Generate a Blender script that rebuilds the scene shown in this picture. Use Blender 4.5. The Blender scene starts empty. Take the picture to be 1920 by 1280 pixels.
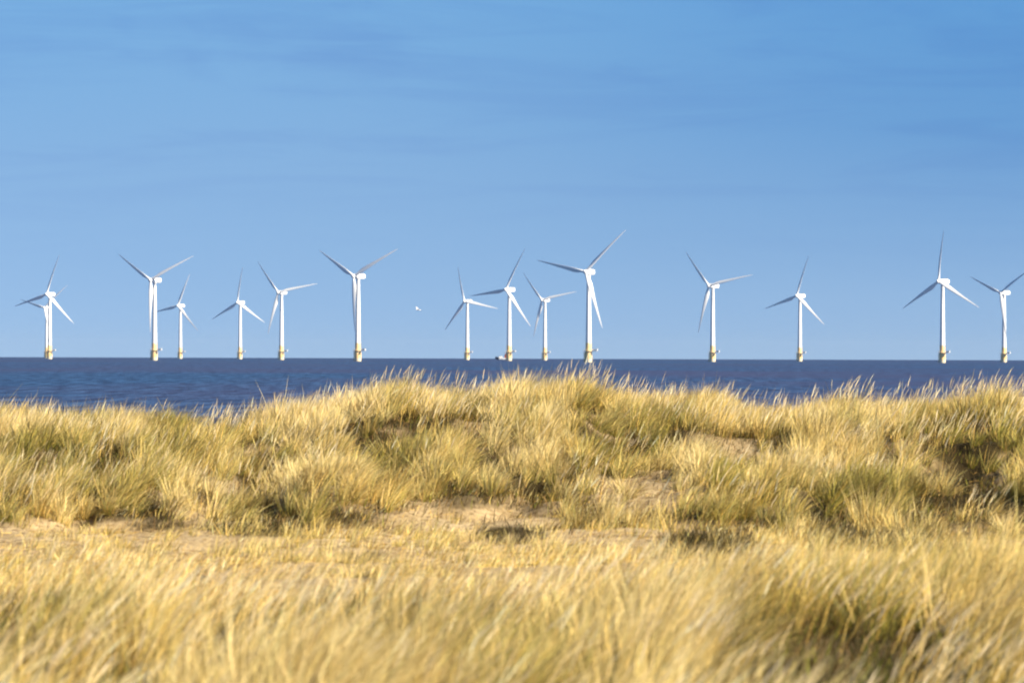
import bpy, bmesh, math
import numpy as np
from mathutils import Matrix, Vector

R = math.radians
rng = np.random.default_rng(11)
scene = bpy.context.scene
col = scene.collection

# ------------------------------------------------------------------ camera, sky, sun
EYE = 4.5                 # eye height above the sea, metres
FPX = 6125.0              # focal length in photo pixels (1920 wide)
EARTH = 7.4e6             # earth radius with refraction
PITCH = math.atan(25.4 / FPX)
ROLL = R(0.178)

cam_d = bpy.data.cameras.new('camera')
cam = bpy.data.objects.new('camera', cam_d)
col.objects.link(cam)
cam_d.sensor_width = 36.0
cam_d.lens = FPX / 1920 * 36.0
cam_d.clip_start = 0.5
cam_d.clip_end = 60000
cam.matrix_world = (Matrix.Translation((0, 0, EYE)) @ Matrix.Rotation(R(90) + PITCH, 4, 'X')
                    @ Matrix.Rotation(ROLL, 4, 'Z'))
cam_d.dof.use_dof = True
cam_d.dof.focus_distance = 78.0
cam_d.dof.aperture_fstop = 3.6
scene.camera = cam

SUN_EL = R(33)
SUN_AZ = R(117)           # clockwise from +Y (the viewing direction)
sun_dir = Vector((math.sin(SUN_AZ) * math.cos(SUN_EL), math.cos(SUN_AZ) * math.cos(SUN_EL), math.sin(SUN_EL)))
sun_d = bpy.data.lights.new('sun', 'SUN')
sun_d.energy = 5.0
sun_d.angle = R(0.53)
sun_d.color = (1.0, 0.88, 0.68)
sun = bpy.data.objects.new('sun', sun_d)
sun.rotation_euler = sun_dir.to_track_quat('Z', 'Y').to_euler()
sun.location = (40, -40, 60)
col.objects.link(sun)

world = bpy.data.worlds.new('World')
scene.world = world
world.use_nodes = True
wt = world.node_tree
wt.nodes.clear()


def N(nt, kind, **kw):
    n = nt.nodes.new(kind)
    for k, v in kw.items():
        if k == 'ins':
            for key, val in v.items():
                n.inputs[key].default_value = val
        else:
            setattr(n, k, v)
    return n


def L(nt, a, b):
    nt.links.new(a, b)


def ramp(nt, stops, interp='LINEAR'):
    n = nt.nodes.new('ShaderNodeValToRGB')
    cr = n.color_ramp
    cr.interpolation = interp
    while len(cr.elements) < len(stops):
        cr.elements.new(0.5)
    for e, (p, c) in zip(cr.elements, stops):
        e.position = p
        e.color = (*c, 1) if len(c) == 3 else c
    return n


w_out = N(wt, 'ShaderNodeOutputWorld')
w_bg = N(wt, 'ShaderNodeBackground', ins={'Strength': 0.12})
w_tc = N(wt, 'ShaderNodeTexCoord')
w_sep = N(wt, 'ShaderNodeSeparateXYZ')
L(wt, w_tc.outputs['Generated'], w_sep.inputs[0])
# clear, cold maritime air: the pale dusty band at the horizon is skipped
w_max = N(wt, 'ShaderNodeMath', operation='MAXIMUM', ins={1: 0.0})
w_mul = N(wt, 'ShaderNodeMath', operation='MULTIPLY_ADD', ins={1: 2.6, 2: 0.27})
w_comb = N(wt, 'ShaderNodeCombineXYZ')
L(wt, w_sep.outputs[2], w_max.inputs[0])
L(wt, w_max.outputs[0], w_mul.inputs[0])
L(wt, w_sep.outputs[0], w_comb.inputs[0])
L(wt, w_sep.outputs[1], w_comb.inputs[1])
L(wt, w_mul.outputs[0], w_comb.inputs[2])
w_nrm = N(wt, 'ShaderNodeVectorMath', operation='NORMALIZE')
L(wt, w_comb.outputs[0], w_nrm.inputs[0])
w_sky = N(wt, 'ShaderNodeTexSky', sky_type='NISHITA')
w_sky.sun_disc = False
w_sky.sun_elevation = SUN_EL
w_sky.sun_rotation = SUN_AZ
w_sky.air_density = 1.0
w_sky.dust_density = 0.3
w_sky.ozone_density = 1.0
L(wt, w_nrm.outputs[0], w_sky.inputs[0])
# thin streaks of high cloud
w_map = N(wt, 'ShaderNodeMapping', ins={'Scale': (6.0, 6.0, 62.0), 'Rotation': (0, R(-1.2), 0)})
L(wt, w_tc.outputs['Generated'], w_map.inputs[0])
w_n1 = N(wt, 'ShaderNodeTexNoise', ins={'Scale': 1.4, 'Detail': 9.0, 'Roughness': 0.62, 'Distortion': 0.9})
L(wt, w_map.outputs[0], w_n1.inputs['Vector'])
w_r1 = ramp(wt, [(0.44, (0, 0, 0)), (0.66, (1, 1, 1))], 'EASE')
L(wt, w_n1.outputs['Fac'], w_r1.inputs[0])
w_hi = N(wt, 'ShaderNodeMapRange', ins={'From Min': 0.018, 'From Max': 0.07, 'To Min': 0.0, 'To Max': 1.0})
L(wt, w_sep.outputs[2], w_hi.inputs[0])
w_mm = N(wt, 'ShaderNodeMath', operation='MULTIPLY')
L(wt, w_r1.outputs[0], w_mm.inputs[0])
L(wt, w_hi.outputs[0], w_mm.inputs[1])
# a few smudges of broken cloud
w_map2 = N(wt, 'ShaderNodeMapping', ins={'Scale': (16.0, 16.0, 55.0), 'Location': (3.1, 0.4, 7.7)})
L(wt, w_tc.outputs['Generated'], w_map2.inputs[0])
w_n2 = N(wt, 'ShaderNodeTexNoise', ins={'Scale': 1.0, 'Detail': 8.0, 'Roughness': 0.6, 'Distortion': 0.3})
L(wt, w_map2.outputs[0], w_n2.inputs['Vector'])
w_r2 = ramp(wt, [(0.53, (0, 0, 0)), (0.68, (1, 1, 1))])
L(wt, w_n2.outputs['Fac'], w_r2.inputs[0])
w_m2 = N(wt, 'ShaderNodeMath', operation='MULTIPLY')
L(wt, w_r2.outputs[0], w_m2.inputs[0])
w_hi2 = N(wt, 'ShaderNodeMapRange', ins={'From Min': 0.06, 'From Max': 0.09, 'To Min': 0.0, 'To Max': 1.0})
L(wt, w_sep.outputs[2], w_hi2.inputs[0])
L(wt, w_hi2.outputs[0], w_m2.inputs[1])
w_ms = N(wt, 'ShaderNodeMath', operation='ADD')
L(wt, w_mm.outputs[0], w_ms.inputs[0])
L(wt, w_m2.outputs[0], w_ms.inputs[1])
w_amt = N(wt, 'ShaderNodeMath', operation='MULTIPLY', ins={1: 0.42})
L(wt, w_ms.outputs[0], w_amt.inputs[0])
# colour of the air by height above the sea: pale at the horizon, clean blue above, deep overhead
w_air = ramp(wt, [(0.0, (0.63, 0.64, 0.65)), (0.056, (0.68, 0.78, 0.79)), (0.11, (0.66, 0.92, 0.95)), (0.30, (0.36, 0.50, 0.62)),
                  (1.0, (0.20, 0.30, 0.44))])
L(wt, w_max.outputs[0], w_air.inputs[0])
w_hsv = N(wt, 'ShaderNodeMix', data_type='RGBA', blend_type='MULTIPLY')
w_hsv.inputs[0].default_value = 1.0
L(wt, w_sky.outputs[0], w_hsv.inputs['A'])
# the sky deepens to the right
w_rt = N(wt, 'ShaderNodeMapRange', interpolation_type='SMOOTHSTEP', ins={'From Min': -0.08, 'From Max': 0.17, 'To Min': 0.0, 'To Max': 1.0})
L(wt, w_sep.outputs[0], w_rt.inputs[0])
w_rh = N(wt, 'ShaderNodeMath', operation='MULTIPLY')
L(wt, w_rt.outputs[0], w_rh.inputs[0])
L(wt, w_hi.outputs[0], w_rh.inputs[1])
w_deep = N(wt, 'ShaderNodeMix', data_type='RGBA', blend_type='MULTIPLY')
w_deep.inputs['B'].default_value = (0.64, 0.80, 0.92, 1)
L(wt, w_rh.outputs[0], w_deep.inputs[0])
L(wt, w_air.outputs[0], w_deep.inputs['A'])
L(wt, w_deep.outputs['Result'], w_hsv.inputs['B'])
w_mix = N(wt, 'ShaderNodeMix', data_type='RGBA', blend_type='MULTIPLY')
w_mix.inputs['B'].default_value = (0.82, 0.83, 0.93, 1)
L(wt, w_amt.outputs[0], w_mix.inputs[0])
L(wt, w_hsv.outputs['Result'], w_mix.inputs['A'])
L(wt, w_mix.outputs['Result'], w_bg.inputs[0])
L(wt, w_bg.outputs[0], w_out.inputs[0])

scene.view_settings.view_transform = 'Standard'
scene.view_settings.look = 'None'
scene.view_settings.exposure = 1.12
scene.view_settings.gamma = 1.0
scene.cycles.filter_width = 1.8
scene.cycles.max_bounces = 6
scene.cycles.use_denoising = True


# ------------------------------------------------------------------ helpers
def tag(o, label=None, cat=None, group=None, kind=None):
    if label:
        o['label'] = label
    if cat:
        o['category'] = cat
    if group:
        o['group'] = group
    if kind:
        o['kind'] = kind
    return o


def link_mesh(name, me, parent=None, mat=None):
    o = bpy.data.objects.new(name, me)
    col.objects.link(o)
    if mat:
        me.materials.append(mat)
    if parent:
        o.parent = parent
    return o


def mesh_np(name, verts, quads=None, tris=None, smooth=False, colours=None):
    me = bpy.data.meshes.new(name)
    nv = len(verts)
    me.vertices.add(nv)
    me.vertices.foreach_set('co', np.ascontiguousarray(verts, np.float32).ravel())
    loops, starts, totals = [], [], []
    pos = 0
    if quads is not None and len(quads):
        loops.append(quads.ravel())
        starts.append(pos + 4 * np.arange(len(quads)))
        totals.append(np.full(len(quads), 4))
        pos += 4 * len(quads)
    if tris is not None and len(tris):
        loops.append(tris.ravel())
        starts.append(pos + 3 * np.arange(len(tris)))
        totals.append(np.full(len(tris), 3))
    loops = np.concatenate(loops).astype(np.int32)
    starts = np.concatenate(starts).astype(np.int32)
    totals = np.concatenate(totals).astype(np.int32)
    me.loops.add(len(loops))
    me.loops.foreach_set('vertex_index', loops)
    me.polygons.add(len(starts))
    me.polygons.foreach_set('loop_start', starts)
    me.polygons.foreach_set('loop_total', totals)
    me.polygons.foreach_set('use_smooth', np.full(len(starts), smooth, bool))
    if colours is not None:
        a = me.attributes.new('blade_colour', 'FLOAT_COLOR', 'POINT')
        c4 = np.ones((nv, 4), np.float32)
        c4[:, :3] = colours
        a.data.foreach_set('color', c4.ravel())
    me.update()
    return me


def value_noise(x, y, seed):
    r = np.random.default_rng(seed)
    t = r.random((256, 256))
    xi = np.floor(x).astype(int)
    yi = np.floor(y).astype(int)
    fx = x - xi
    fy = y - yi
    fx = fx * fx * (3 - 2 * fx)
    fy = fy * fy * (3 - 2 * fy)
    g = lambda a, b: t[a % 256, b % 256]
    return ((g(xi, yi) * (1 - fx) + g(xi + 1, yi) * fx) * (1 - fy)
            + (g(xi, yi + 1) * (1 - fx) + g(xi + 1, yi + 1) * fx) * fy)


def sstep(a, b, x):
    t = np.clip((x - a) / (b - a), 0, 1)
    return t * t * (3 - 2 * t)


def material(name):
    m = bpy.data.materials.new(name)
    m.use_nodes = True
    nt = m.node_tree
    return m, nt, nt.nodes['Principled BSDF']


# ------------------------------------------------------------------ the sea, on the curve of the earth
def sea_z(d):
    return -d * d / (2 * EARTH)


def build_sea():
    radii = np.concatenate([np.array([95, 120, 150, 185, 230, 290, 370, 480, 620, 800, 1000, 1250]),
                            np.linspace(1500, 12000, 64), np.array([14000, 18000, 24000])])
    ang = np.radians(np.linspace(-62, 62, 125))
    rr, aa = np.meshgrid(radii, ang, indexing='ij')
    v = np.stack([rr * np.sin(aa), rr * np.cos(aa), sea_z(rr)], -1).reshape(-1, 3)
    n, m = rr.shape
    i = np.arange(n * m).reshape(n, m)
    q = np.stack([i[:-1, :-1], i[:-1, 1:], i[1:, 1:], i[1:, :-1]], -1).reshape(-1, 4)[:, ::-1]
    me = mesh_np('sea', v, quads=q, smooth=True)
    m_, nt, bs = material('sea_water')
    tc = N(nt, 'ShaderNodeNewGeometry')
    mp = N(nt, 'ShaderNodeMapping', ins={'Scale': (0.42, 0.055, 1)})
    L(nt, tc.outputs['Position'], mp.inputs[0])
    n1 = N(nt, 'ShaderNodeTexNoise', ins={'Scale': 1.0, 'Detail': 5.0, 'Roughness': 0.65})
    L(nt, mp.outputs[0], n1.inputs['Vector'])
    mp2 = N(nt, 'ShaderNodeMapping', ins={'Scale': (0.006, 0.004, 1), 'Location': (3, 1, 0)})
    L(nt, tc.outputs['Position'], mp2.inputs[0])
    n2 = N(nt, 'ShaderNodeTexNoise', ins={'Scale': 1.0, 'Detail': 4.0, 'Roughness': 0.6})
    L(nt, mp2.outputs[0], n2.inputs['Vector'])
    # chop: lighter crests, darker troughs; broad browner silty patches
    r1 = ramp(nt, [(0.40, (0.016, 0.032, 0.080)), (0.5, (0.024, 0.062, 0.152)), (0.60, (0.048, 0.114, 0.246))])
    L(nt, n1.outputs['Fac'], r1.inputs[0])
    r2 = ramp(nt, [(0.40, (0.0, 0.0, 0.0)), (0.62, (1, 1, 1))])
    L(nt, n2.outputs['Fac'], r2.inputs[0])
    mx = N(nt, 'ShaderNodeMix', data_type='RGBA')
    mx.inputs['B'].default_value = (0.054, 0.054, 0.118, 1)
    sc = N(nt, 'ShaderNodeMath', operation='MULTIPLY', ins={1: 0.65})
    L(nt, r2.outputs[0], sc.inputs[0])
    L(nt, sc.outputs[0], mx.inputs[0])
    L(nt, r1.outputs[0], mx.inputs['A'])
    L(nt, mx.outputs['Result'], bs.inputs['Base Color'])
    bs.inputs['Roughness'].default_value = 0.55
    bs.inputs['Specular IOR Level'].default_value = 0.12
    bp = N(nt, 'ShaderNodeBump', ins={'Strength': 0.6, 'Distance': 1.2})
    L(nt, n1.outputs['Fac'], bp.inputs['Height'])
    L(nt, bp.outputs[0], bs.inputs['Normal'])
    o = link_mesh('sea', me, mat=m_)
    tag(o, 'slate blue choppy sea stretching to the horizon', 'sea', kind='structure')


build_sea()

# ------------------------------------------------------------------ the dunes
CREST_D = 44.0
crest_px = np.array([-900, -300, 0, 100, 200, 300, 370, 480, 640, 700, 760, 900, 960, 1000, 1090, 1150, 1250,
                     1340, 1400, 1480, 1590, 1650, 1750, 1870, 1920, 2300, 2900])
crest_py = np.array([745, 765, 752, 768, 762, 782, 792, 768, 745, 727, 716, 724, 714, 715, 706, 724, 745,
                     737, 760, 755, 727, 740, 736, 716, 735, 750, 730])
crest_x = (crest_px - 960) / FPX * CREST_D
crest_h = -(crest_py - 673) / FPX * CREST_D - 0.43 - 0.06 * (crest_px < 560) + 0.10 * np.exp(-((crest_px - 340) / 70.0) ** 2) + 1.7      # above the hollow, metres

# hollows and scarps where the wind has bitten into the sand: x, y, radius x, radius y, depth
PITS = []


def hummock(x, y):
    """grown-over sand hummocks, -0.5 to 0.5"""
    return 0.55 * value_noise(x / 0.95 + 40, y / 1.7 + 7, 3) + 0.45 * value_noise(x / 0.42 + 4, y / 0.75 + 17, 9) - 0.5


def ground(x, y):
    x = np.asarray(x, float)
    y = np.asarray(y, float)
    hum = hummock(x, y)
    n2 = value_noise(x / 0.9 + 11, y / 1.1 + 90, 4) - 0.5
    n3 = value_noise(x / 0.28 + 60, y / 0.3 + 30, 5) - 0.5
    base = -1.72 + 0.10 * (value_noise(x / 7 + 3, y / 6 + 2, 8) - 0.5)
    hx = np.interp(x * CREST_D / np.clip(y, 36, 50), crest_x, crest_h)
    rise = 0.30 * sstep(32.3, 34.5, y) + 0.70 * sstep(34.5, 43.0, y)
    z = base + hx * rise
    z = z + (0.54 * hum - 0.02) * sstep(31.8, 34.0, y) * (1 - 0.65 * sstep(40, 43, y)) + 0.10 * n2 + 0.035 * n3
    z = z + 0.42 * hum * sstep(22, 18, y)
    # near bank on the right that hides the foot of the sand patch
    z = z + 0.10 * np.exp(-((y - 20.5) / 3.0) ** 2) * sstep(-0.5, 1.0, x)
    # seaward face, beach, sea bed
    z = z - (1.7 + hx) * sstep(47, 72, y) - 2.6 * sstep(80, 135, y)
    for (px, py, rx, ry, dep) in PITS:
        e = np.sqrt(((x - px) / rx) ** 2 + ((y - py) / ry) ** 2)
        z = z - dep * sstep(1.0, 0.72, e)
    return EYE + z


def px_to_ground(px, py):
    """where a sight line first meets the ground"""
    d = np.arange(9.0, 70.0, 0.05)
    h = (673.0 - py) / FPX
    xx = (px - 960) / FPX * d
    zz = EYE + h * d
    g = ground(xx, d)
    k = np.argmax(zz < g)
    return float(xx[k]), float(d[k])


for (px, py, wpx, dep, ry) in [(955, 1012, 62, 0.14, 0.75), (662, 1052, 36, 0.16, 0.45),
                               (1815, 885, 70, 0.12, 1.3), (1500, 968, 55, 0.2, 0.9), (1660, 990, 60, 0.22, 0.9),
                               (500, 985, 60, 0.16, 0.8), (1000, 935, 45, 0.2, 0.9), 
                               (165, 945, 45, 0.2, 0.9), (690, 1100, 22, 0.10, 0.25)]:
    gx, gy = px_to_ground(px, py)
    PITS.append((gx, gy, wpx / FPX * gy, ry, dep))


def in_zone(x, y, zones):
    """largest membership of the ellipses: px centre, px half sizes, strength"""
    m = np.zeros_like(x)
    px = 960 + x / y * FPX
    py = 673 - (ground(x, y) - EYE) / y * FPX
    for (cx, cy, rx, ry, s) in zones:
        e = np.sqrt(((px - cx) / rx) ** 2 + ((py - cy) / ry) ** 2)
        m = np.maximum(m, s * sstep(1.25, 0.75, e))
    return m


# bare ground, in the order seen across the hollow (where the ground itself lies)
BARE = [(250, 1020, 420, 34, 1.0), (560, 1025, 300, 30, 1.0), (880, 985, 190, 26, 1.0), (955, 1010, 90, 26, 1.0),
        (1240, 1030, 115, 42, 1.0), (1215, 940, 110, 42, 0.95), (385, 935, 70, 55, 0.8), (1800, 905, 100, 20, 1.0),
        (690, 1075, 130, 45, 0.75), (1290, 880, 130, 25, 0.6), (420, 845, 110, 22, 0.6), (1700, 1050, 220, 22, 0.5)]
# dark gaps seen between the clumps: no tuft stands, and the dark ground colour carries their shade
SEEN_GAPS = [(40, 885, 40), (165, 930, 24), (100, 850, 22), (175, 840, 22), (310, 850, 40), (290, 940, 20), (430, 830, 26), (500, 860, 22),
             (700, 880, 42), (745, 785, 16), (870, 800, 26), (885, 885, 18), (840, 915, 18), (1005, 930, 34), (870, 950, 26),
             (1165, 825, 44), (1262, 825, 32), (1460, 845, 22), (1375, 895, 30), (1560, 955, 70), (1705, 965, 40), (1420, 985, 50),
             (1740, 815, 30), (1800, 878, 44), (1860, 835, 30), (1915, 950, 40), (505, 990, 66), (1310, 990, 50), (20, 960, 30),
             (620, 985, 30), (1120, 900, 20), (235, 960, 22), (960, 830, 18), (1100, 780, 16), (1590, 790, 18), (1000, 770, 14)]
GAPS = [(cx + 6, cy + 22, r * 1.0, 36, 0.88) for cx, cy, r in SEEN_GAPS]
NEAR_GAPS = [(1640, 1320, 200, 135, 1.0), (1440, 1350, 200, 105, 1.0), (0, 1330, 110, 120, 1.0), (190, 1330, 70, 80, 0.9)]
NEAR_GREEN = [(1630, 1235, 130, 65, 1.0), (1250, 1180, 60, 60, 0.7), (245, 1190, 50, 60, 0.8), (850, 1180, 50, 50, 0.7),
              (1700, 1130, 90, 40, 0.6), (20, 1200, 50, 50, 0.7), (1420, 1240, 140, 50, 0.8), (1120, 1230, 60, 60, 0.5)]
# dark patches that paint shadows and hollows onto the open sand
SHADE_PATCHES = [(955, 1010, 62, 17, 1.0), (662, 1052, 34, 12, 1.0), (1240, 976, 62, 11, 1.0), (1330, 1028, 90, 24, 1.0), (505, 1000, 110, 15, 1.0),
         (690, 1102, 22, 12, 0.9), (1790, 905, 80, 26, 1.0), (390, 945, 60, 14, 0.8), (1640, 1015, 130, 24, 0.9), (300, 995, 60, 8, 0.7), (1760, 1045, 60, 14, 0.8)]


def build_dunes():
    ys = np.concatenate([np.arange(-30, 6, 1.5), np.arange(6, 14, 0.12), np.arange(14, 62, 0.13), np.arange(62, 160, 1.5)])
    un = np.sinh(np.linspace(-1, 1, 420) * 5.3) / np.sinh(5.3)
    xs = np.concatenate([-np.geomspace(160, 14.2, 40), np.linspace(-14, 14, 260), np.geomspace(14.2, 160, 40)])
    X, Y = np.meshgrid(xs, ys, indexing='ij')
    Z = ground(X, Y)
    v = np.stack([X, Y, Z], -1).reshape(-1, 3)
    n, m = X.shape
    i = np.arange(n * m).reshape(n, m)
    q = np.stack([i[:-1, :-1], i[1:, :-1], i[1:, 1:], i[:-1, 1:]], -1).reshape(-1, 4)
    xf, yf = X.ravel(), np.clip(Y.ravel(), 5, 200)
    ground_shade = sstep(31.8, 33.2, yf) * sstep(56, 50, yf) * (1 - 0.97 * in_zone(xf, yf, BARE))  # low plants and painted shade between tufts in one dark mask
    ground_shade = np.maximum(ground_shade * (0.35 + 0.65 * sstep(0.25, 0.5, value_noise(xf / 0.5, yf / 0.8, 93))), sstep(20.5, 17, yf) * 0.9)
    ground_shade = np.maximum(ground_shade, in_zone(xf, yf, SHADE_PATCHES))
    me = mesh_np('dune_ground', v, quads=q, smooth=True, colours=np.repeat(ground_shade[:, None], 3, 1))
    m_, nt, bs = material('dune_sand')
    g = N(nt, 'ShaderNodeNewGeometry')
    n1 = N(nt, 'ShaderNodeTexNoise', ins={'Scale': 1.3, 'Detail': 8.0, 'Roughness': 0.7})
    n2 = N(nt, 'ShaderNodeTexNoise', ins={'Scale': 14.0, 'Detail': 6.0, 'Roughness': 0.7})
    n3 = N(nt, 'ShaderNodeTexNoise', ins={'Scale': 60.0, 'Detail': 3.0})
    for n_ in (n1, n2, n3):
        L(nt, g.outputs['Position'], n_.inputs['Vector'])
    r1 = ramp(nt, [(0.35, (0.38, 0.27, 0.13)), (0.65, (0.62, 0.48, 0.28))])
    L(nt, n1.outputs['Fac'], r1.inputs[0])
    r2 = ramp(nt, [(0.36, (0.22, 0.16, 0.10)), (0.50, (1, 1, 1)), (0.7, (1.0, 1.0, 1.0))])
    L(nt, n2.outputs['Fac'], r2.inputs[0])
    mx = N(nt, 'ShaderNodeMix', data_type='RGBA', blend_type='MULTIPLY')
    mx.inputs[0].default_value = 0.8
    L(nt, r1.outputs[0], mx.inputs['A'])
    L(nt, r2.outputs[0], mx.inputs['B'])
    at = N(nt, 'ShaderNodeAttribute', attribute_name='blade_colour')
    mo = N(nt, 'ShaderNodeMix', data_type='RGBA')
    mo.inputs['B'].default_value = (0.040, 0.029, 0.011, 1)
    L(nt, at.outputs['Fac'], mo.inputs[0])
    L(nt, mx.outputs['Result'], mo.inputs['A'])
    L(nt, mo.outputs['Result'], bs.inputs['Base Color'])
    bs.inputs['Roughness'].default_value = 0.95
    bs.inputs['Specular IOR Level'].default_value = 0.1
    bp = N(nt, 'ShaderNodeBump', ins={'Strength': 0.8, 'Distance': 0.03})
    ad = N(nt, 'ShaderNodeMath', operation='ADD')
    L(nt, n2.outputs['Fac'], ad.inputs[0])
    L(nt, n3.outputs['Fac'], ad.inputs[1])
    L(nt, ad.outputs[0], bp.inputs['Height'])
    L(nt, bp.outputs[0], bs.inputs['Normal'])
    o = link_mesh('dune_ground', me, mat=m_)
    tag(o, 'bare tan sand of the dune with straw litter', 'sand dune', kind='structure')


build_dunes()

# ------------------------------------------------------------------ grass
STRAW = np.array([(0.76, 0.50, 0.13), (0.69, 0.44, 0.10), (0.82, 0.57, 0.18), (0.55, 0.35, 0.07), (0.76, 0.52, 0.15)])
PALE = np.array([(0.92, 0.72, 0.33), (0.95, 0.79, 0.46), (0.88, 0.64, 0.21)])
OLIVE = np.array([(0.30, 0.25, 0.03), (0.16, 0.16, 0.018), (0.38, 0.31, 0.04), (0.09, 0.10, 0.014)])
BROWN = np.array([(0.22, 0.13, 0.04), (0.15, 0.085, 0.028), (0.30, 0.19, 0.06)])
SHADE_MOSS = np.array([(0.06, 0.042, 0.014), (0.04, 0.04, 0.011), (0.085, 0.058, 0.017), (0.15, 0.11, 0.028)])  # dark dead plants, also the colours that paint shade between tufts


def grass_material():
    m = bpy.data.materials.new('dry_grass')
    m.use_nodes = True
    nt = m.node_tree
    nt.nodes.clear()
    out = N(nt, 'ShaderNodeOutputMaterial')
    at = N(nt, 'ShaderNodeAttribute', attribute_name='blade_colour')
    df = N(nt, 'ShaderNodeBsdfPrincipled', ins={'Roughness': 0.6, 'Specular IOR Level': 0.15})
    tr = N(nt, 'ShaderNodeBsdfTranslucent')
    mx = N(nt, 'ShaderNodeMixShader', ins={0: 0.10})
    L(nt, at.outputs['Color'], df.inputs['Base Color'])
    L(nt, at.outputs['Color'], tr.inputs['Color'])
    L(nt, df.outputs[0], mx.inputs[1])
    L(nt, tr.outputs[0], mx.inputs[2])
    L(nt, mx.outputs[0], out.inputs[0])
    return m


GRASS = grass_material()


class Blades:
    def __init__(self):
        self.parts = []

    def add(self, base, length, lean, bend, width, colour, tip_colour=None, k=3):
        """base (n,3), lean and bend (n,2) horizontal drift per unit length (linear and squared)"""
        n = len(base)
        t = np.linspace(0, 1, k + 1)
        hx = lean[:, None, :] * t[None, :, None] + bend[:, None, :] * (t ** 2)[None, :, None]
        hor = np.hypot(hx[..., 0], hx[..., 1])
        zz = t[None, :] * np.sqrt(np.clip(1 - (hor[:, -1:] * 0.75) ** 2, 0.12, 1)) - 0.22 * (t[None, :] ** 3) * np.clip(hor[:, -1:] - 0.5, 0, 1)
        P = np.empty((n, k + 1, 3))
        P[..., :2] = base[:, None, :2] + length[:, None, None] * hx
        P[..., 2] = base[:, None, 2] + length[:, None] * zz
        a = rng.uniform(-0.9, 0.9, n)
        wd = np.stack([np.cos(a), np.sin(a), np.zeros(n)], -1)
        prof = np.array([0.75, 1.0, 0.8, 0.55, 0.4])[:k] if k <= 5 else None
        W = width[:, None] * prof[None, :]
        left = P[:, :k] - 0.5 * W[..., None] * wd[:, None]
        right = P[:, :k] + 0.5 * W[..., None] * wd[:, None]
        V = np.concatenate([np.stack([left, right], 2).reshape(n, 2 * k, 3), P[:, k:]], 1)
        C = np.repeat(colour[:, None, :], 2 * k + 1, 1)
        if tip_colour is not None:
            tt = np.concatenate([np.repeat(t[:k], 2), [1.0]])
            C = C * (1 - tt[None, :, None]) + tip_colour[:, None, :] * tt[None, :, None]
        self.parts.append((V, C, k))

    def build(self, name):
        vs, cs, qs, ts = [], [], [], []
        off = 0
        for V, C, k in self.parts:
            n = len(V)
            s = 2 * k + 1
            b = off + s * np.arange(n)[:, None]
            for j in range(k - 1):
                qs.append(b + np.array([2 * j, 2 * j + 1, 2 * j + 3, 2 * j + 2]))
            ts.append(b + np.array([2 * k - 2, 2 * k - 1, 2 * k]))
            vs.append(V.reshape(-1, 3))
            cs.append(C.reshape(-1, 3))
            off += s * n
        me = mesh_np(name, np.concatenate(vs), np.concatenate(qs), np.concatenate(ts), False, np.concatenate(cs))
        return link_mesh(name, me, mat=GRASS)


def pick(pal, n, jitter=0.12):
    c = pal[rng.integers(0, len(pal), n)]
    return np.clip(c * (1 + rng.normal(0, jitter, (n, 1))), 0.01, 0.9)


GREEN = [(1260, 840, 60, 40, 1.0), (1640, 965, 110, 45, 1.0), (1500, 955, 90, 40, 0.7), (1375, 900, 45, 50, 1.0),
         (1160, 850, 70, 50, 0.8), (90, 900, 90, 60, 0.6), (760, 840, 70, 50, 0.6), (1080, 985, 60, 40, 0.6),
         (1850, 850, 90, 70, 0.7), (520, 975, 120, 30, 0.4), (860, 940, 160, 40, 0.4), (300, 860, 60, 30, 0.5)]


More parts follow.
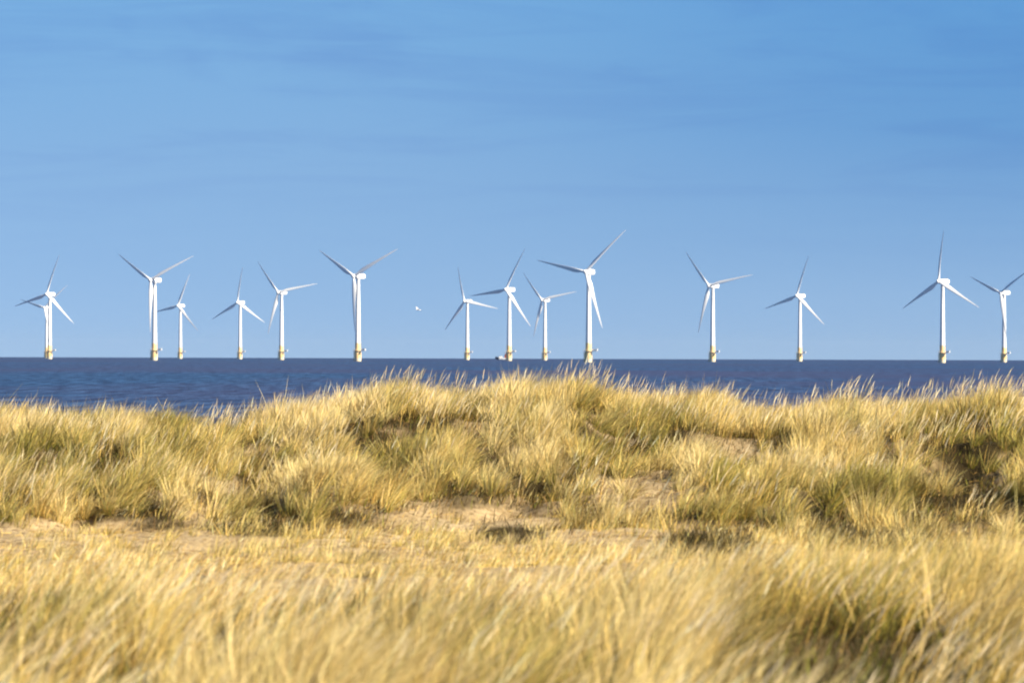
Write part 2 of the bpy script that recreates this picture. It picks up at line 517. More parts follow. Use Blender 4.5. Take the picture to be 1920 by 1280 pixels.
def add_tufts(B, x, y, size, green, nb, k, wmin, wmax, wind, spread=0.24, hmin=0.34, hmax=0.80):
    """marram tufts: blades fan out of a tight foot, the wind combs them to the right"""
    nt_ = len(x)
    idx = np.repeat(np.arange(nt_), nb)
    m = len(idx)
    rad = np.sqrt(rng.random(m))
    ang = rng.uniform(0, 2 * np.pi, m)
    un = np.stack([rad * np.cos(ang), rad * np.sin(ang)], -1)
    off = un * (spread * size[idx] * rng.uniform(0.5, 1.0, m))[:, None]
    bx, by = x[idx] + off[:, 0], y[idx] + off[:, 1]
    base = np.stack([bx, by, ground(bx, by) - 0.02], -1)
    length = size[idx] * rng.uniform(hmin, hmax, m) * (1 - 0.25 * rad ** 2) * np.where(rng.random(m) < 0.06, rng.uniform(1.1, 1.35, m), 1.0)
    tl = rng.normal(0, 0.15, (nt_, 2))
    lean = un * rng.uniform(0.1, 0.50, (m, 1)) + rng.normal(0, 0.07, (m, 2)) + tl[idx] + np.array([0.30 * wind, 0.0])
    bend = np.stack([rng.normal(wind, 0.16, m), rng.normal(-0.03, 0.14, m)], -1) + un * 0.14 + tl[idx] * 1.2
    stray = rng.random(m) < 0.07                                          # broken and crossing stems
    k_ = int(stray.sum())
    lean[stray] = rng.normal(0, 0.5, (k_, 2)) + np.array([0.3 * wind, 0])
    bend[stray] = rng.normal(0, 0.4, (k_, 2)) + np.array([0.4 * wind, 0])
    width = rng.uniform(wmin, wmax, m)
    gr = rng.random(m) < (0.06 + 0.80 * green[idx])
    br = rng.random(m) < 0.08
    c = pick(STRAW, m)
    olive_shade = rng.random(m) < 0.46
    c[gr] = pick(OLIVE, int(gr.sum()))
    c[br] = pick(BROWN, int(br.sum()))
    c = np.clip(c * rng.uniform(0.52, 1.28, nt_)[idx][:, None], 0.01, 0.9)
    pale = sstep(0.45, 0.75, value_noise(x / 1.1 + 21, y / 1.5 + 31, 41))[idx][:, None] * (1 - green[idx][:, None])
    c = c * (1 - 0.55 * pale) + np.array([(0.90, 0.72, 0.38)]) * 0.55 * pale
    tw = 0.55 * (1 - 0.65 * green[idx])[:, None]
    tip = c * (1 - tw) + pick(PALE, m) * tw
    c = np.where(olive_shade[:, None], pick(OLIVE, m) * 0.85, c)      # green foot, bleached ends; the olive also paints shade at tuft bases
    B.add(base, length, lean, bend, width, c, tip, k)


def add_plumes(B, x, y, h0, h1, wind):
    """flowering stalks, each with a pale spindle-shaped plume"""
    m = len(x)
    base = np.stack([x, y, ground(x, y)], -1)
    ln = rng.uniform(h0, h1, m)
    lean = rng.normal(0, 0.09, (m, 2)) + np.array([0.35 * wind, 0])
    bend = rng.normal(0, 0.06, (m, 2)) + np.array([0.55 * wind, 0])
    c = pick(STRAW, m)
    B.add(base, ln, lean, bend, np.full(m, 0.0035), c, None, 3)
    hor = lean + bend
    hl = np.hypot(hor[:, 0], hor[:, 1])
    zz = np.sqrt(np.clip(1 - (hl * 0.75) ** 2, 0.12, 1)) - 0.22 * np.clip(hl - 0.5, 0, 1)
    tip = base + ln[:, None] * np.concatenate([hor, zz[:, None]], 1)
    d = lean + 2 * bend
    st = np.stack([tip[:, 0] - 0.09 * d[:, 0], tip[:, 1] - 0.09 * d[:, 1], tip[:, 2] - 0.085], -1)
    pc = pick(np.array([(0.86, 0.70, 0.42), (0.82, 0.64, 0.34), (0.88, 0.75, 0.52)]), m)
    for _ in range(2):
        B.add(st, rng.uniform(0.13, 0.20, m), d + rng.normal(0, 0.04, (m, 2)), bend * 0.5, rng.uniform(0.0035, 0.007, m), pc, None, 4)


GREEN += [(cx, cy + 6, r * 1.6, 34, 0.75) for cx, cy, r in SEEN_GAPS]  # darker olive tufts around the gaps paint in their shade


def build_ridge_grass():
    B = Blades()
    n = 36000
    y = rng.uniform(32.0, 50.0, n)
    x = rng.uniform(-1, 1, n) * (0.5 * 1920 / FPX * y * 1.25 + 1.5)
    clump = hummock(x, y) + 0.5
    dens = (0.16 + 0.84 * sstep(0.40, 0.54, clump)) * (0.08 + 0.92 * sstep(0.42, 0.62, value_noise(x / 0.38, y / 0.75, 23)))
    dens = np.maximum(dens, sstep(41.5, 43.0, y) * sstep(49, 46, y) * 0.55)
    dens *= 1 - in_zone(x, y, BARE)
    dens *= 1 - in_zone(x, y, GAPS)
    dens *= sstep(32.0, 33.0, y) * 0.9 + 0.1
    keep = rng.random(n) < dens * 0.75
    x, y, clump = x[keep], y[keep], clump[keep]
    m = len(x)
    green = np.clip(in_zone(x, y, GREEN) + 0.35 * sstep(0.55, 0.8, value_noise(x / 1.6 + 5, y / 2.5, 31)), 0, 1)
    size = np.minimum(np.exp(rng.normal(-0.72, 0.24, m)), 0.75) * (0.75 + 0.5 * value_noise(x / 1.2 + 9, y / 2, 33))
    nb = (rng.uniform(40, 105, m) * (0.4 + size)).astype(int)
    add_tufts(B, x, y, size, green, nb, 3, 0.0032, 0.0078, 0.32, spread=0.16)
    # dead brown thatch low between the tufts, shade painted into its dark colours
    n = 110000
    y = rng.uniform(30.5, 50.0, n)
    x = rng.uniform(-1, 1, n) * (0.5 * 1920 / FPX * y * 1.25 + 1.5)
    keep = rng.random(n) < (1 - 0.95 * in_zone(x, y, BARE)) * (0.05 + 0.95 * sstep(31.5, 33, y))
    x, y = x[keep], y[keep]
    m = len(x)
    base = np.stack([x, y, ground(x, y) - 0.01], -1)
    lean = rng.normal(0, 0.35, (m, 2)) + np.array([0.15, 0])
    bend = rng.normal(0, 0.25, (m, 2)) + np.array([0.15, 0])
    c = pick(np.concatenate([SHADE_MOSS, SHADE_MOSS, BROWN, OLIVE[1:2]]), m)
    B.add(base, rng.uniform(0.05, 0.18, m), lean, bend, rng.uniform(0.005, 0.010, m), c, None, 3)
    n = 9000
    y = rng.uniform(33, 46.5, n)
    x = rng.uniform(-1, 1, n) * (0.5 * 1920 / FPX * y * 1.25 + 1.5)
    keep = rng.random(n) < sstep(0.35, 0.7, value_noise(x / 0.8, y / 1.2, 77)) * (1 - in_zone(x, y, BARE))
    add_plumes(B, x[keep], y[keep], 0.22, 0.42, 0.30)
    n = 2600
    y = rng.uniform(41.5, 46, n)
    x = rng.uniform(-1, 1, n) * (0.5 * 1920 / FPX * y * 1.25 + 1.5)
    keep = rng.random(n) < sstep(0.3, 0.75, value_noise(x / 0.5, y / 1.2, 79))
    add_plumes(B, x[keep], y[keep], 0.34, 0.60, 0.24)
    return tag(B.build('ridge_grass'), 'tall tufted straw and olive marram grass on the dune ridge in front of the sea',
               'grass', kind='stuff')


def build_near_grass():
    B = Blades()
    n = 11000
    y = 8.0 + 16.5 * np.sqrt(rng.random(n) * 0.94 + 0.06)
    x = rng.uniform(-1, 1, n) * (0.5 * 1920 / FPX * y * 1.3 + 0.9)
    broad = value_noise(x / 1.3 + 3, y / 2.0, 52)
    edge = 17.2 + 3.2 * sstep(0.2, 1.6, x) + 2.2 * (broad - 0.5)
    dens = (0.3 + 0.7 * sstep(0.25, 0.55, broad)) * (0.08 + 0.92 * sstep(-0.12, 0.07, hummock(x, y)))
    dens *= sstep(edge + 1.2, edge - 1.2, y) * (1 - in_zone(x, y, NEAR_GAPS))
    keep = rng.random(n) < dens * 0.75
    x, y, broad = x[keep], y[keep], broad[keep]
    m = len(x)
    green = np.maximum(sstep(0.60, 0.80, value_noise(x / 0.8 + 7, y / 1.6 + 4, 61)) * 0.7, in_zone(x, y, NEAR_GREEN))
    size = rng.uniform(0.55, 1.0, m) * (0.60 + 0.6 * hummock(x, y) + 0.5)
    nb = (rng.uniform(45, 95, m) * (0.6 + 0.6 * size)).astype(int)
    add_tufts(B, x, y, size, green, nb, 4, 0.003, 0.007, 0.46, spread=0.15, hmin=0.30, hmax=0.66)
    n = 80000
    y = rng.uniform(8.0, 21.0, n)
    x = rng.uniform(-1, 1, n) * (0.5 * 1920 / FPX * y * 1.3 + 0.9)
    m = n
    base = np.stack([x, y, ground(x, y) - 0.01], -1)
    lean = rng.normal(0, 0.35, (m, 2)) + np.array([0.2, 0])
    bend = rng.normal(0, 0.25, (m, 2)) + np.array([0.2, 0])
    B.add(base, rng.uniform(0.06, 0.28, m), lean, bend, rng.uniform(0.004, 0.008, m), pick(np.concatenate([SHADE_MOSS[:3], SHADE_MOSS[:3], BROWN[1:2], OLIVE[1:2], OLIVE[3:]]), m), None, 3)
    n = 4500
    y = 8.0 + 12.5 * np.sqrt(rng.random(n) * 0.94 + 0.06)
    x = rng.uniform(-1, 1, n) * (0.5 * 1920 / FPX * y * 1.3 + 0.9)
    keep = rng.random(n) < sstep(0.30, 0.65, value_noise(x / 0.7, y / 1.0, 78))
    add_plumes(B, x[keep], y[keep], 0.28, 0.50, 0.42)
    return tag(B.build('near_grass'), 'pale dry grass leaning to the right in the soft foreground', 'grass', kind='stuff')


def build_hollow_grass():
    """thin, low, trampled grass and fallen straw between the near bank and the ridge"""
    B = Blades()
    n = 110000
    y = rng.uniform(19.0, 37.0, n)
    x = rng.uniform(-1, 1, n) * (0.5 * 1920 / FPX * y * 1.3 + 1.0)
    dens = 0.25 + 0.75 * sstep(0.35, 0.65, value_noise(x / 0.8 + 2, y / 1.3, 71))
    dens *= 1 - 0.82 * in_zone(x, y, BARE)
    keep = rng.random(n) < dens
    x, y = x[keep], y[keep]
    m = len(x)
    base = np.stack([x, y, ground(x, y) - 0.01], -1)
    lean = rng.normal(0, 0.28, (m, 2)) + np.array([0.35, 0])
    bend = rng.normal(0, 0.25, (m, 2)) + np.array([0.4, 0])
    c = pick(np.concatenate([STRAW, PALE, PALE, PALE, BROWN, OLIVE[:1]]), m)
    B.add(base, rng.uniform(0.08, 0.30, m) * (1 - 0.5 * sstep(20, 25, y)), lean, bend, rng.uniform(0.003, 0.006, m), c, None, 3)
    n = 1700
    y = rng.uniform(20.0, 33.5, n)
    x = rng.uniform(-1, 1, n) * (0.5 * 1920 / FPX * y * 1.25 + 1.0)
    keep = rng.random(n) < 0.25 + 0.75 * sstep(0.45, 0.7, value_noise(x / 0.6 + 8, y / 1.5, 72))
    x, y = x[keep], y[keep]
    m = len(x)
    add_tufts(B, x, y, rng.uniform(0.3, 0.75, m), 0.5 * rng.random(m), rng.integers(12, 45, m), 3, 0.003, 0.006, 0.36, spread=0.22,
              hmin=0.15, hmax=0.42)
    # dark thatch blades fill out the painted shade patches
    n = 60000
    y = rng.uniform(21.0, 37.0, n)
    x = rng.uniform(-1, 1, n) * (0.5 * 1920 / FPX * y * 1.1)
    keep = rng.random(n) < in_zone(x, y, SHADE_PATCHES)
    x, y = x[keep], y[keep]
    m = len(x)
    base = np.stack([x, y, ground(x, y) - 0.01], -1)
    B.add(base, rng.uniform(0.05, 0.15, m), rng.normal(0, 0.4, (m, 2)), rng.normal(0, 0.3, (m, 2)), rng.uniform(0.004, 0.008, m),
          pick(SHADE_MOSS[:3] * 0.8, m), None, 3)
    # fallen straw lying flat
    n = 12000
    y = rng.uniform(19.0, 50.0, n)
    x = rng.uniform(-1, 1, n) * (0.5 * 1920 / FPX * y * 1.25 + 1.0)
    a = rng.uniform(0, 2 * np.pi, n)
    base = np.stack([x, y, ground(x, y) + 0.012], -1)
    ln = rng.uniform(0.03, 0.14, n)
    ex, ey = x + np.cos(a) * ln, y + np.sin(a) * ln
    t = np.linspace(0, 1, 3)
    k = 2
    P = np.empty((n, 3, 3))
    for j, tt in enumerate(t):
        xx, yy = x + (ex - x) * tt, y + (ey - y) * tt
        P[:, j] = np.stack([xx, yy, ground(xx, yy) + 0.012 + 0.012 * rng.random(n)], -1)
    w = 0.5 * rng.uniform(0.003, 0.006, n)
    up = np.array([0, 0, 1.0])
    Lf = P[:, :2] - w[:, None, None] * up
    Rt = P[:, :2] + w[:, None, None] * up
    V = np.concatenate([np.stack([Lf, Rt], 2).reshape(n, 4, 3), P[:, 2:]], 1)
    c = pick(np.concatenate([STRAW[3:], BROWN, BROWN, SHADE_MOSS]), n)
    B.parts.append((V, np.repeat(c[:, None, :], 5, 1), 2))
    return tag(B.build('hollow_grass'), 'short sparse straw and trampled grass on the sandy hollow', 'grass', kind='stuff')


build_ridge_grass()
build_near_grass()
build_hollow_grass()

# ------------------------------------------------------------------ offshore wind turbines


def paint(name, colour, rough, stain=None, stain_scale=0.35, lo=0.45, hi=0.7, amount=0.5):
    m, nt, bs = material(name)
    bs.inputs['Roughness'].default_value = rough
    bs.inputs['Specular IOR Level'].default_value = 0.35
    if stain is None:
        bs.inputs['Base Color'].default_value = (*colour, 1)
        return m
    tc = N(nt, 'ShaderNodeTexCoord')
    n1 = N(nt, 'ShaderNodeTexNoise', ins={'Scale': stain_scale, 'Detail': 5.0, 'Roughness': 0.65})
    L(nt, tc.outputs['Object'], n1.inputs['Vector'])
    r = ramp(nt, [(lo, (0, 0, 0)), (hi, (1, 1, 1))])
    L(nt, n1.outputs['Fac'], r.inputs[0])
    sc = N(nt, 'ShaderNodeMath', operation='MULTIPLY', ins={1: amount})
    L(nt, r.outputs[0], sc.inputs[0])
    mx = N(nt, 'ShaderNodeMix', data_type='RGBA')
    mx.inputs['A'].default_value = (*colour, 1)
    mx.inputs['B'].default_value = (*stain, 1)
    L(nt, sc.outputs[0], mx.inputs[0])
    L(nt, mx.outputs['Result'], bs.inputs['Base Color'])
    return m


WHITE = paint('white_turbine_paint', (0.88, 0.88, 0.87), 0.4, (0.80, 0.79, 0.76), 0.15)
YELLOW = paint('yellow_foundation_paint', (0.92, 0.62, 0.26), 0.5, (0.90, 0.71, 0.44), 0.4, 0.4, 0.65, 0.8)
SPLASH = paint('weathered_splash_zone', (0.82, 0.70, 0.50), 0.7, (0.52, 0.44, 0.28), 0.6, 0.5, 0.7, 0.6)
STEEL = paint('galvanised_steel', (0.42, 0.38, 0.32), 0.55, (0.34, 0.22, 0.12), 0.8)
RAILW = paint('pale_rail_paint', (0.70, 0.70, 0.68), 0.5)


def bm_lathe(bm, profile, seg=40, cx=0.0, cy=0.0):
    rings = []
    for (r, z) in profile:
        rings.append([bm.verts.new((cx + r * math.cos(2 * math.pi * i / seg), cy + r * math.sin(2 * math.pi * i / seg), z))
                      for i in range(seg)])
    for a, b in zip(rings[:-1], rings[1:]):
        for i in range(seg):
            f = bm.faces.new((a[i], a[(i + 1) % seg], b[(i + 1) % seg], b[i]))
            f.smooth = True
    bm.faces.new(rings[0][::-1])
    bm.faces.new(rings[-1])


def bm_tube(bm, p, q, r, seg=8):
    p, q = Vector(p), Vector(q)
    d = (q - p).normalized()
    a = d.orthogonal().normalized()
    b = d.cross(a)
    ra, rb = [], []
    for i in range(seg):
        t = 2 * math.pi * i / seg
        o = (a * math.cos(t) + b * math.sin(t)) * r
        ra.append(bm.verts.new(p + o))
        rb.append(bm.verts.new(q + o))
    for i in range(seg):
        f = bm.faces.new((ra[i], ra[(i + 1) % seg], rb[(i + 1) % seg], rb[i]))
        f.smooth = True
    bm.faces.new(ra[::-1])
    bm.faces.new(rb)


def bm_box(bm, c, s, bevel=0.0):
    r = bmesh.ops.create_cube(bm, size=1.0)
    for v in r['verts']:
        v.co = Vector((c[0] + v.co.x * s[0], c[1] + v.co.y * s[1], c[2] + v.co.z * s[2]))
    if bevel:
        es = list({e for v in r['verts'] for e in v.link_edges})
        bmesh.ops.bevel(bm, geom=es, offset=bevel, segments=3, affect='EDGES', profile=0.5)


def bm_obj(name, bm, mat, parent=None, loc=(0, 0, 0), auto=None):
    bmesh.ops.recalc_face_normals(bm, faces=bm.faces[:])
    for e in bm.edges:
        if len(e.link_faces) == 2 and e.calc_face_angle(0) > 0.6:
            e.smooth = False
    me = bpy.data.meshes.new(name)
    bm.to_mesh(me)
    bm.free()
    o = link_mesh(name, me, parent, mat)
    o.location = loc
    return o


HUB_H = 62.0
OVERHANG = 5.6
BLADE_R = 40.0


def blade_mesh():
    """one blade, root at the origin, pointing up +Z, wind from -Y"""
    bm = bmesh.new()
    st = [  # r, chord, thickness ratio, twist (deg), prebend downwind
        (1.0, 1.9, 1.0, 20), (2.5, 1.9, 1.0, 20), (4.2, 2.4, 0.66, 20), (6.5, 3.2, 0.42, 18), (9.0, 3.5, 0.32, 15),
        (13.0, 3.0, 0.27, 12), (18.0, 2.4, 0.24, 9), (24.0, 1.75, 0.21, 6.5), (30.0, 1.25, 0.19, 4.5),
        (35.0, 0.85, 0.18, 3), (38.2, 0.5, 0.18, 2), (39.6, 0.28, 0.18, 2), (40.0, 0.10, 0.2, 2)]
    seg = 20
    rings = []
    for (r, ch, tr, tw) in st:
        pts = []
        mixc = np.clip((r - 2.5) / 4.5, 0, 1)
        for i in range(seg):
            t = 2 * math.pi * i / seg
            # circle at the root, aerofoil further out
            cx, cy = 0.5 * ch * math.cos(t), 0.5 * ch * tr * math.sin(t)
            u = 0.5 * (1 + math.cos(t))                       # 1 at leading edge
            th = ch * tr * 0.5 * 2.1 * (math.sqrt(max(1 - u, 0) if False else max(u * 0 + (1 - abs(2 * u - 1) ** 1.6), 0)) * 0.55)
            th *= (0.35 + 0.65 * u)
            ax = (u - 0.68) * ch
            ay = th * (1 if math.sin(t) >= 0 else -1)
            x = cx * (1 - mixc) + ax * mixc
            y = cy * (1 - mixc) + ay * mixc
            a = R(tw + 17.0)
            X = x * math.cos(a) + y * math.sin(a)
            Y = -x * math.sin(a) + y * math.cos(a)
            pts.append(bm.verts.new((X, Y + 3.4 * (r / BLADE_R) ** 2 + 0.03 * r, r)))
        rings.append(pts)
    for a, b in zip(rings[:-1], rings[1:]):
        for i in range(seg):
            f = bm.faces.new((a[i], a[(i + 1) % seg], b[(i + 1) % seg], b[i]))
            f.smooth = True
    bm.faces.new(rings[0][::-1])
    bm.faces.new(rings[-1])
    return bm


def make_turbine():
    root = bpy.data.objects.new('wind_turbine', None)
    col.objects.link(root)
    root.empty_display_size = 5
    # foundation: thick monopile, then a slimmer yellow transition cone above the platform
    bm = bmesh.new()
    bm_lathe(bm, [(2.45, -9), (2.45, 2.0), (2.5, 2.2), (2.5, 7.2), (2.3, 7.4)])
    f = bm_obj('foundation', bm, SPLASH, root)
    f.data.materials.append(YELLOW)
    for p in f.data.polygons:
        if p.center.z > 2.1:
            p.material_index = 1
    bm = bmesh.new()
    bm_lathe(bm, [(2.08, 7.4), (2.05, 13.0), (2.12, 13.05), (2.12, 13.25)])
    bm_obj('transition_piece', bm, YELLOW, root)
    # platform with railings and a small davit crane
    bm = bmesh.new()
    bm_lathe(bm, [(3.4, 7.45), (3.5, 7.5), (3.5, 7.7), (3.4, 7.75)], 24)
    bm_box(bm, (4.9, -0.6, 7.58), (3.4, 1.8, 0.22))
    pl = bm_obj('platform', bm, STEEL, root)
    bm = bmesh.new()
    seg = 16
    for i in range(seg):
        a, b = 2 * math.pi * i / seg, 2 * math.pi * (i + 1) / seg
        pa, pb = (3.38 * math.cos(a), 3.38 * math.sin(a)), (3.38 * math.cos(b), 3.38 * math.sin(b))
        bm_tube(bm, (*pa, 7.8), (*pa, 9.0), 0.05, 5)
        for z in (8.4, 8.98):
            bm_tube(bm, (*pa, z), (*pb, z), 0.05, 5)
    bm_obj('railing', bm, YELLOW, pl)
    bm = bmesh.new()
    bm_box(bm, (5.6, -0.6, 8.55), (2.9, 1.3, 1.1), 0.15)
    bm_tube(bm, (6.4, -0.6, 9.0), (7.4, -0.6, 9.9), 0.16)
    bm_obj('davit', bm, RAILW, root)
    # boat landing: two fender pipes and ladder rungs on the weather side
    bm = bmesh.new()
    for sx in (-0.75, 0.75):
        bm_tube(bm, (-3.1, sx, -3), (-3.1, sx, 6.9), 0.18)
        bm_tube(bm, (-3.1, sx, 6.7), (-2.3, sx, 6.7), 0.14)
        bm_tube(bm, (-3.1, sx, 1.5), (-2.3, sx, 1.5), 0.14)
    for k in range(18):
        bm_tube(bm, (-3.1, -0.75, -1 + k * 0.43), (-3.1, 0.75, -1 + k * 0.43), 0.05, 5)
    bm_obj('boat_landing', bm, YELLOW, root)
    # tower
    bm = bmesh.new()
    bm_lathe(bm, [(2.0, 13.25), (1.98, 14), (1.78, 28), (1.56, 44), (1.28, 59.6), (1.34, 59.7), (1.34, 60.3)])
    bm_obj('tower', bm, WHITE, root)
    # nacelle
    bm = bmesh.new()
    secs = [(-3.6, 1.45, 1.45, 0), (-3.0, 1.75, 1.75, 0), (-1.0, 1.85, 1.95, 0), (5.5, 1.8, 1.95, 0.05), (7.2, 1.6, 1.65, 0.15),
            (7.7, 1.2, 1.2, 0.2)]
    rings = []
    for (yy, hw, hh, dz) in secs:
        ring = []
        for i in range(20):
            t = 2 * math.pi * i / 20
            c, s = math.cos(t), math.sin(t)
            ex = math.copysign(abs(c) ** 0.45, c) * hw
            ez = math.copysign(abs(s) ** 0.45, s) * hh
            ring.append(bm.verts.new((ex, yy, HUB_H + ez + dz)))
        rings.append(ring)
    for a, b in zip(rings[:-1], rings[1:]):
        for i in range(20):
            f = bm.faces.new((a[i], a[(i + 1) % 20], b[(i + 1) % 20], b[i]))
    bm.faces.new(rings[0][::-1])
    bm.faces.new(rings[-1])
    nac = bm_obj('nacelle', bm, WHITE, root)
    bm = bmesh.new()
    bm_tube(bm, (0.5, 5.8, HUB_H + 1.9), (0.5, 5.8, HUB_H + 3.3), 0.06, 6)
    bm_tube(bm, (-0.5, 5.8, HUB_H + 1.9), (-0.5, 5.8, HUB_H + 3.3), 0.06, 6)
    bm_tube(bm, (-0.8, 5.8, HUB_H + 3.1), (0.8, 5.8, HUB_H + 3.1), 0.05, 6)
    bm_obj('weather_mast', bm, STEEL, nac)
    # hub with spinner
    bm = bmesh.new()
    bm_lathe(bm, [(0.15, -2.35), (0.8, -2.2), (1.25, -1.7), (1.55, -0.9), (1.65, 0), (1.6, 1.2), (1.45, 1.7)], 28)
    for v in bm.verts:
        v.co = Vector((v.co.x, v.co.z, -v.co.y))
    hub = bm_obj('hub', bm, WHITE, root, (0, -OVERHANG, HUB_H))
    b0 = bm_obj('blade', blade_mesh(), WHITE, root, (0, -OVERHANG, HUB_H))
    for k in (1, 2):
        b = b0.copy()
        col.objects.link(b)
        b.parent = root
    return root


def copy_tree(o, parent=None):
    c = o.copy()
    col.objects.link(c)
    c.parent = parent
    for ch in list(o.children):
        copy_tree(ch, c)
    return c


GROUP = 'white wind turbines standing in the sea'
# tower pixel at the water, hub height in pixels, rotor phase, yaw to the sight line, label
TURBINES = [
    (1103.5, 169.0, 43, 23, 'largest turbine in the farm, nearest, blade reaching highest up to the right'),
    (87.5, 94.5, 46, 32, 'farther turbine almost hidden behind the leftmost nearer tower'),
    (93.0, 121.0, 14, 32, 'leftmost near turbine, standing in front of another tower'),
    (289.5, 150.0, 62, 33, 'large turbine at left with blades in a wide Y, next right of the overlapping pair'),
    (338.0, 99.0, 20, 32, 'small distant turbine just right of the large Y-shaped one at left'),
    (450.0, 105.5, 3, 32, 'small turbine with one blade upright, third tower left of the flying gull'),
    (527.5, 126.0, -42, 32, 'mid-sized turbine with one blade nearly level, second tower left of the flying gull'),
    (671.0, 159.0, 62, 34, 'large turbine just left of the flying gull, one blade hanging down'),
    (876.0, 109.5, -19, 32, 'small turbine just right of the flying gull with its top blade tipped left'),
    (954.5, 133.0, 23, 32, 'turbine with the red and white work boat at its foot'),
    (1021.5, 112.5, -43, 32, 'small turbine between the work boat turbine and the largest turbine'),
    (1336.0, 142.0, -43, 33, 'turbine next to the right of the largest one, one blade nearly level to the right'),
    (1499.5, 122.5, 13, 32, 'smaller turbine alone in the right half, one blade dipping to the left'),
    (1767.0, 152.0, 0, 33, 'large turbine near the right edge with one blade straight up'),
    (1882.5, 130.0, 53, 34, 'rightmost turbine, its right blade cut by the picture edge'),
]


PITCHED = {4: 20, 7: 18}         # blades of two idling turbines turned on their own axis


def build_turbines():
    proto = make_turbine()
    for i, (px, hp, phase, yaw, label) in enumerate(TURBINES):
        o = proto if i == 0 else copy_tree(proto)
        d = FPX * HUB_H / hp
        x = (px - 960) / FPX * d
        bearing = math.atan2(x, d)
        o.location = (x, d, sea_z(math.hypot(x, d)))
        o.rotation_euler = (0, 0, -(R(yaw) + bearing))
        for k, b in enumerate([c for c in o.children if c.name.split('.')[0] == 'blade']):
            b.rotation_euler = (Matrix.Rotation(R(-4), 3, 'X') @ Matrix.Rotation(R(phase + 120 * k), 3, 'Y')
                                @ Matrix.Rotation(R(PITCHED.get(i, 0)), 3, 'Z')).to_euler()
        tag(o, label, 'wind turbine', GROUP)


build_turbines()


# ------------------------------------------------------------------ work boat behind the tower foot
def build_boat():
    d = 3750.0
    x = (944 - 960) / FPX * d
    root = bpy.data.objects.new('work_boat', None)
    col.objects.link(root)
    root.location = (x, d, sea_z(d))
    root.rotation_euler = (0, 0, R(8))
    navy = paint('navy_hull_paint', (0.05, 0.07, 0.13), 0.4)
    white = paint('white_boat_paint', (0.78, 0.78, 0.77), 0.4)
    red = paint('red_boat_paint', (0.45, 0.07, 0.04), 0.45)
    glass = paint('dark_glass', (0.02, 0.03, 0.04), 0.1)
    # hull: bow to the left (-X)
    bm = bmesh.new()
    rings = []
    for (xx, hw, zk, zd) in [(-9.5, 0.15, 1.4, 3.6), (-8.0, 1.3, 0.4, 3.3), (-5.5, 2.4, -0.5, 2.9), (-1, 2.9, -0.9, 2.4),
                             (4, 2.9, -0.9, 2.2), (8.5, 2.6, -0.6, 2.2)]:
        rings.append([bm.verts.new((xx, -hw, zd)), bm.verts.new((xx, -hw * 0.8, (zk + zd) / 2 - 0.4)), bm.verts.new((xx, 0, zk)),
                      bm.verts.new((xx, hw * 0.8, (zk + zd) / 2 - 0.4)), bm.verts.new((xx, hw, zd))])
    for a, b in zip(rings[:-1], rings[1:]):
        for i in range(4):
            bm.faces.new((a[i], a[i + 1], b[i + 1], b[i]))
        bm.faces.new((a[4], a[0], b[0], b[4]))
    bm.faces.new(rings[0])
    bm.faces.new(rings[-1][::-1])
    hull = bm_obj('hull', bm, white, root)
    hull.data.materials.append(navy)
    for p in hull.data.polygons:
        if p.center.x < -6.2:
            p.material_index = 1
    bm = bmesh.new()
    bm_box(bm, (-3.4, 0, 3.35), (4.2, 4.0, 1.7), 0.2)
    cab = bm_obj('cabin', bm, white, root)
    bm = bmesh.new()
    bm_box(bm, (-3.4, 0, 3.75), (4.26, 4.06, 0.5))
    bm_obj('window', bm, glass, cab)
    bm = bmesh.new()
    bm_box(bm, (3.2, 0, 4.3), (3.6, 3.6, 4.2), 0.2)
    wh = bm_obj('wheelhouse', bm, red, root)
    bm = bmesh.new()
    bm_box(bm, (3.2, 0, 5.4), (3.66, 3.66, 0.7))
    bm_obj('window', bm, glass, wh)
    bm = bmesh.new()
    bm_tube(bm, (2.4, 0, 6.4), (2.4, 0, 9.4), 0.14)
    bm_tube(bm, (2.4, -1.1, 8.3), (2.4, 1.1, 8.3), 0.09)
    bm_tube(bm, (1.2, 0, 7.6), (3.6, 0, 7.6), 0.12)
    bm_obj('mast', bm, white, root)
    tag(root, 'small white and red work boat with a dark bow behind a turbine foot', 'boat')


build_boat()


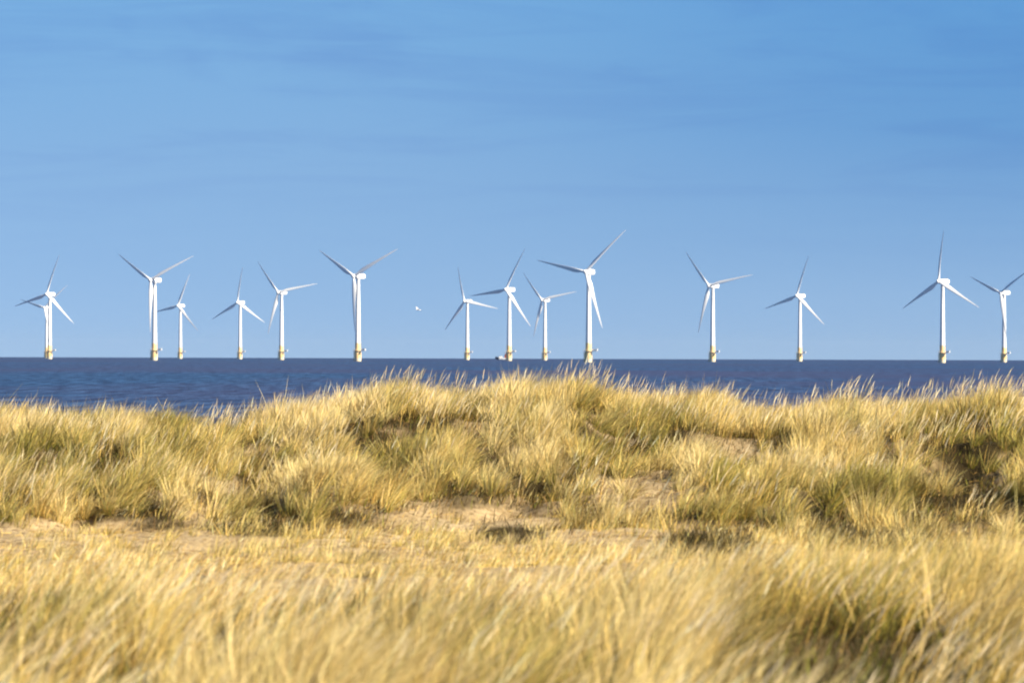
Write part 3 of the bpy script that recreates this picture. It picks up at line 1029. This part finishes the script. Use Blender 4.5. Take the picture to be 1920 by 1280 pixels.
# ------------------------------------------------------------------ the gull
def build_gull():
    d = 210.0
    root_loc = ((783.5 - 960) / FPX * d, d, EYE + (673 - 7 - 581.5) / FPX * d)
    bm = bmesh.new()
    # body flying to the left (-X), lofted
    secs = [(-0.235, 0.004, -0.012), (-0.20, 0.012, -0.008), (-0.175, 0.030, 0.0), (-0.145, 0.034, 0.002), (-0.10, 0.048, -0.008),
            (-0.03, 0.066, -0.016), (0.05, 0.058, -0.012), (0.13, 0.032, 0.0), (0.18, 0.02, 0.004)]
    rings = []
    for (xx, r, dz) in secs:
        rings.append([bm.verts.new((xx, r * math.cos(2 * math.pi * i / 14), dz + r * 0.95 * math.sin(2 * math.pi * i / 14)))
                      for i in range(14)])
    for a, b in zip(rings[:-1], rings[1:]):
        for i in range(14):
            bm.faces.new((a[i], a[(i + 1) % 14], b[(i + 1) % 14], b[i])).smooth = True
    bm.faces.new(rings[0][::-1])
    bm.faces.new(rings[-1])
    # tail fan
    t = [bm.verts.new(p) for p in [(0.15, -0.022, 0.008), (0.15, 0.022, 0.008), (0.29, 0.075, 0.0), (0.30, 0.0, 0.002), (0.29, -0.075, 0.0)]]
    u = [bm.verts.new((v.co.x, v.co.y, v.co.z - 0.008)) for v in t]
    bm.faces.new(t)
    bm.faces.new(u[::-1])
    for i in range(5):
        bm.faces.new((t[i], u[i], u[(i + 1) % 5], t[(i + 1) % 5]))
    # wings raised: span stations
    for s in (-1, 1):
        st = [(0.045, -0.09, 0.10, 0.012, 0.016), (0.20, -0.125, 0.07, 0.095, 0.014), (0.34, -0.14, 0.03, 0.135, 0.010),
              (0.50, -0.08, 0.05, 0.125, 0.007), (0.62, 0.02, 0.07, 0.095, 0.004), (0.68, 0.085, 0.095, 0.07, 0.002)]
        prev = None
        for (yy, x0, x1, z, th) in st:
            ring = [bm.verts.new((x0, s * yy, z)), bm.verts.new(((x0 * 0.65 + x1 * 0.35), s * yy, z + th)),
                    bm.verts.new((x1, s * yy, z)), bm.verts.new(((x0 * 0.65 + x1 * 0.35), s * yy, z - th * 0.4))]
            if prev:
                for i in range(4):
                    bm.faces.new((prev[i], prev[(i + 1) % 4], ring[(i + 1) % 4], ring[i])).smooth = True
            else:
                bm.faces.new(ring)
            prev = ring
        bm.faces.new(prev)
    m, nt, bs = material('gull_plumage')
    tc = N(nt, 'ShaderNodeTexCoord')
    sp = N(nt, 'ShaderNodeSeparateXYZ')
    L(nt, tc.outputs['Object'], sp.inputs[0])
    ab = N(nt, 'ShaderNodeMath', operation='ABSOLUTE')
    L(nt, sp.outputs[1], ab.inputs[0])
    r = ramp(nt, [(0.07, (0.8, 0.8, 0.78)), (0.11, (0.42, 0.44, 0.47)), (0.52, (0.42, 0.44, 0.47)), (0.56, (0.03, 0.03, 0.03))])
    L(nt, ab.outputs[0], r.inputs[0])
    L(nt, r.outputs[0], bs.inputs['Base Color'])
    bs.inputs['Roughness'].default_value = 0.8
    o = bm_obj('gull', bm, m, None, root_loc)
    o.rotation_euler = (R(18), R(6), R(25))
    o.scale = (0.72, 0.72, 0.72)
    tag(o, 'white gull flying over the sea in front of the turbines', 'bird')


build_gull()


# ------------------------------------------------------------------ sea air
def build_haze():
    bm = bmesh.new()
    x0, x1, y0, y1, z0, z1 = -23000, 23000, -400, 25000, -45, 112
    bm_box(bm, ((x0 + x1) / 2, (y0 + y1) / 2, (z0 + z1) / 2), (x1 - x0, y1 - y0, z1 - z0))
    m = bpy.data.materials.new('sea_air')
    m.use_nodes = True
    nt = m.node_tree
    nt.nodes.clear()
    out = N(nt, 'ShaderNodeOutputMaterial')
    v = N(nt, 'ShaderNodeVolumePrincipled', ins={'Density': 0.9e-5, 'Anisotropy': 0.2})
    v.inputs['Color'].default_value = (0.72, 0.86, 1.0, 1)
    L(nt, v.outputs[0], out.inputs['Volume'])
    o = bm_obj('haze', bm, m)
    tag(o, 'thin pale sea haze over the water', 'haze', kind='stuff')


build_haze()
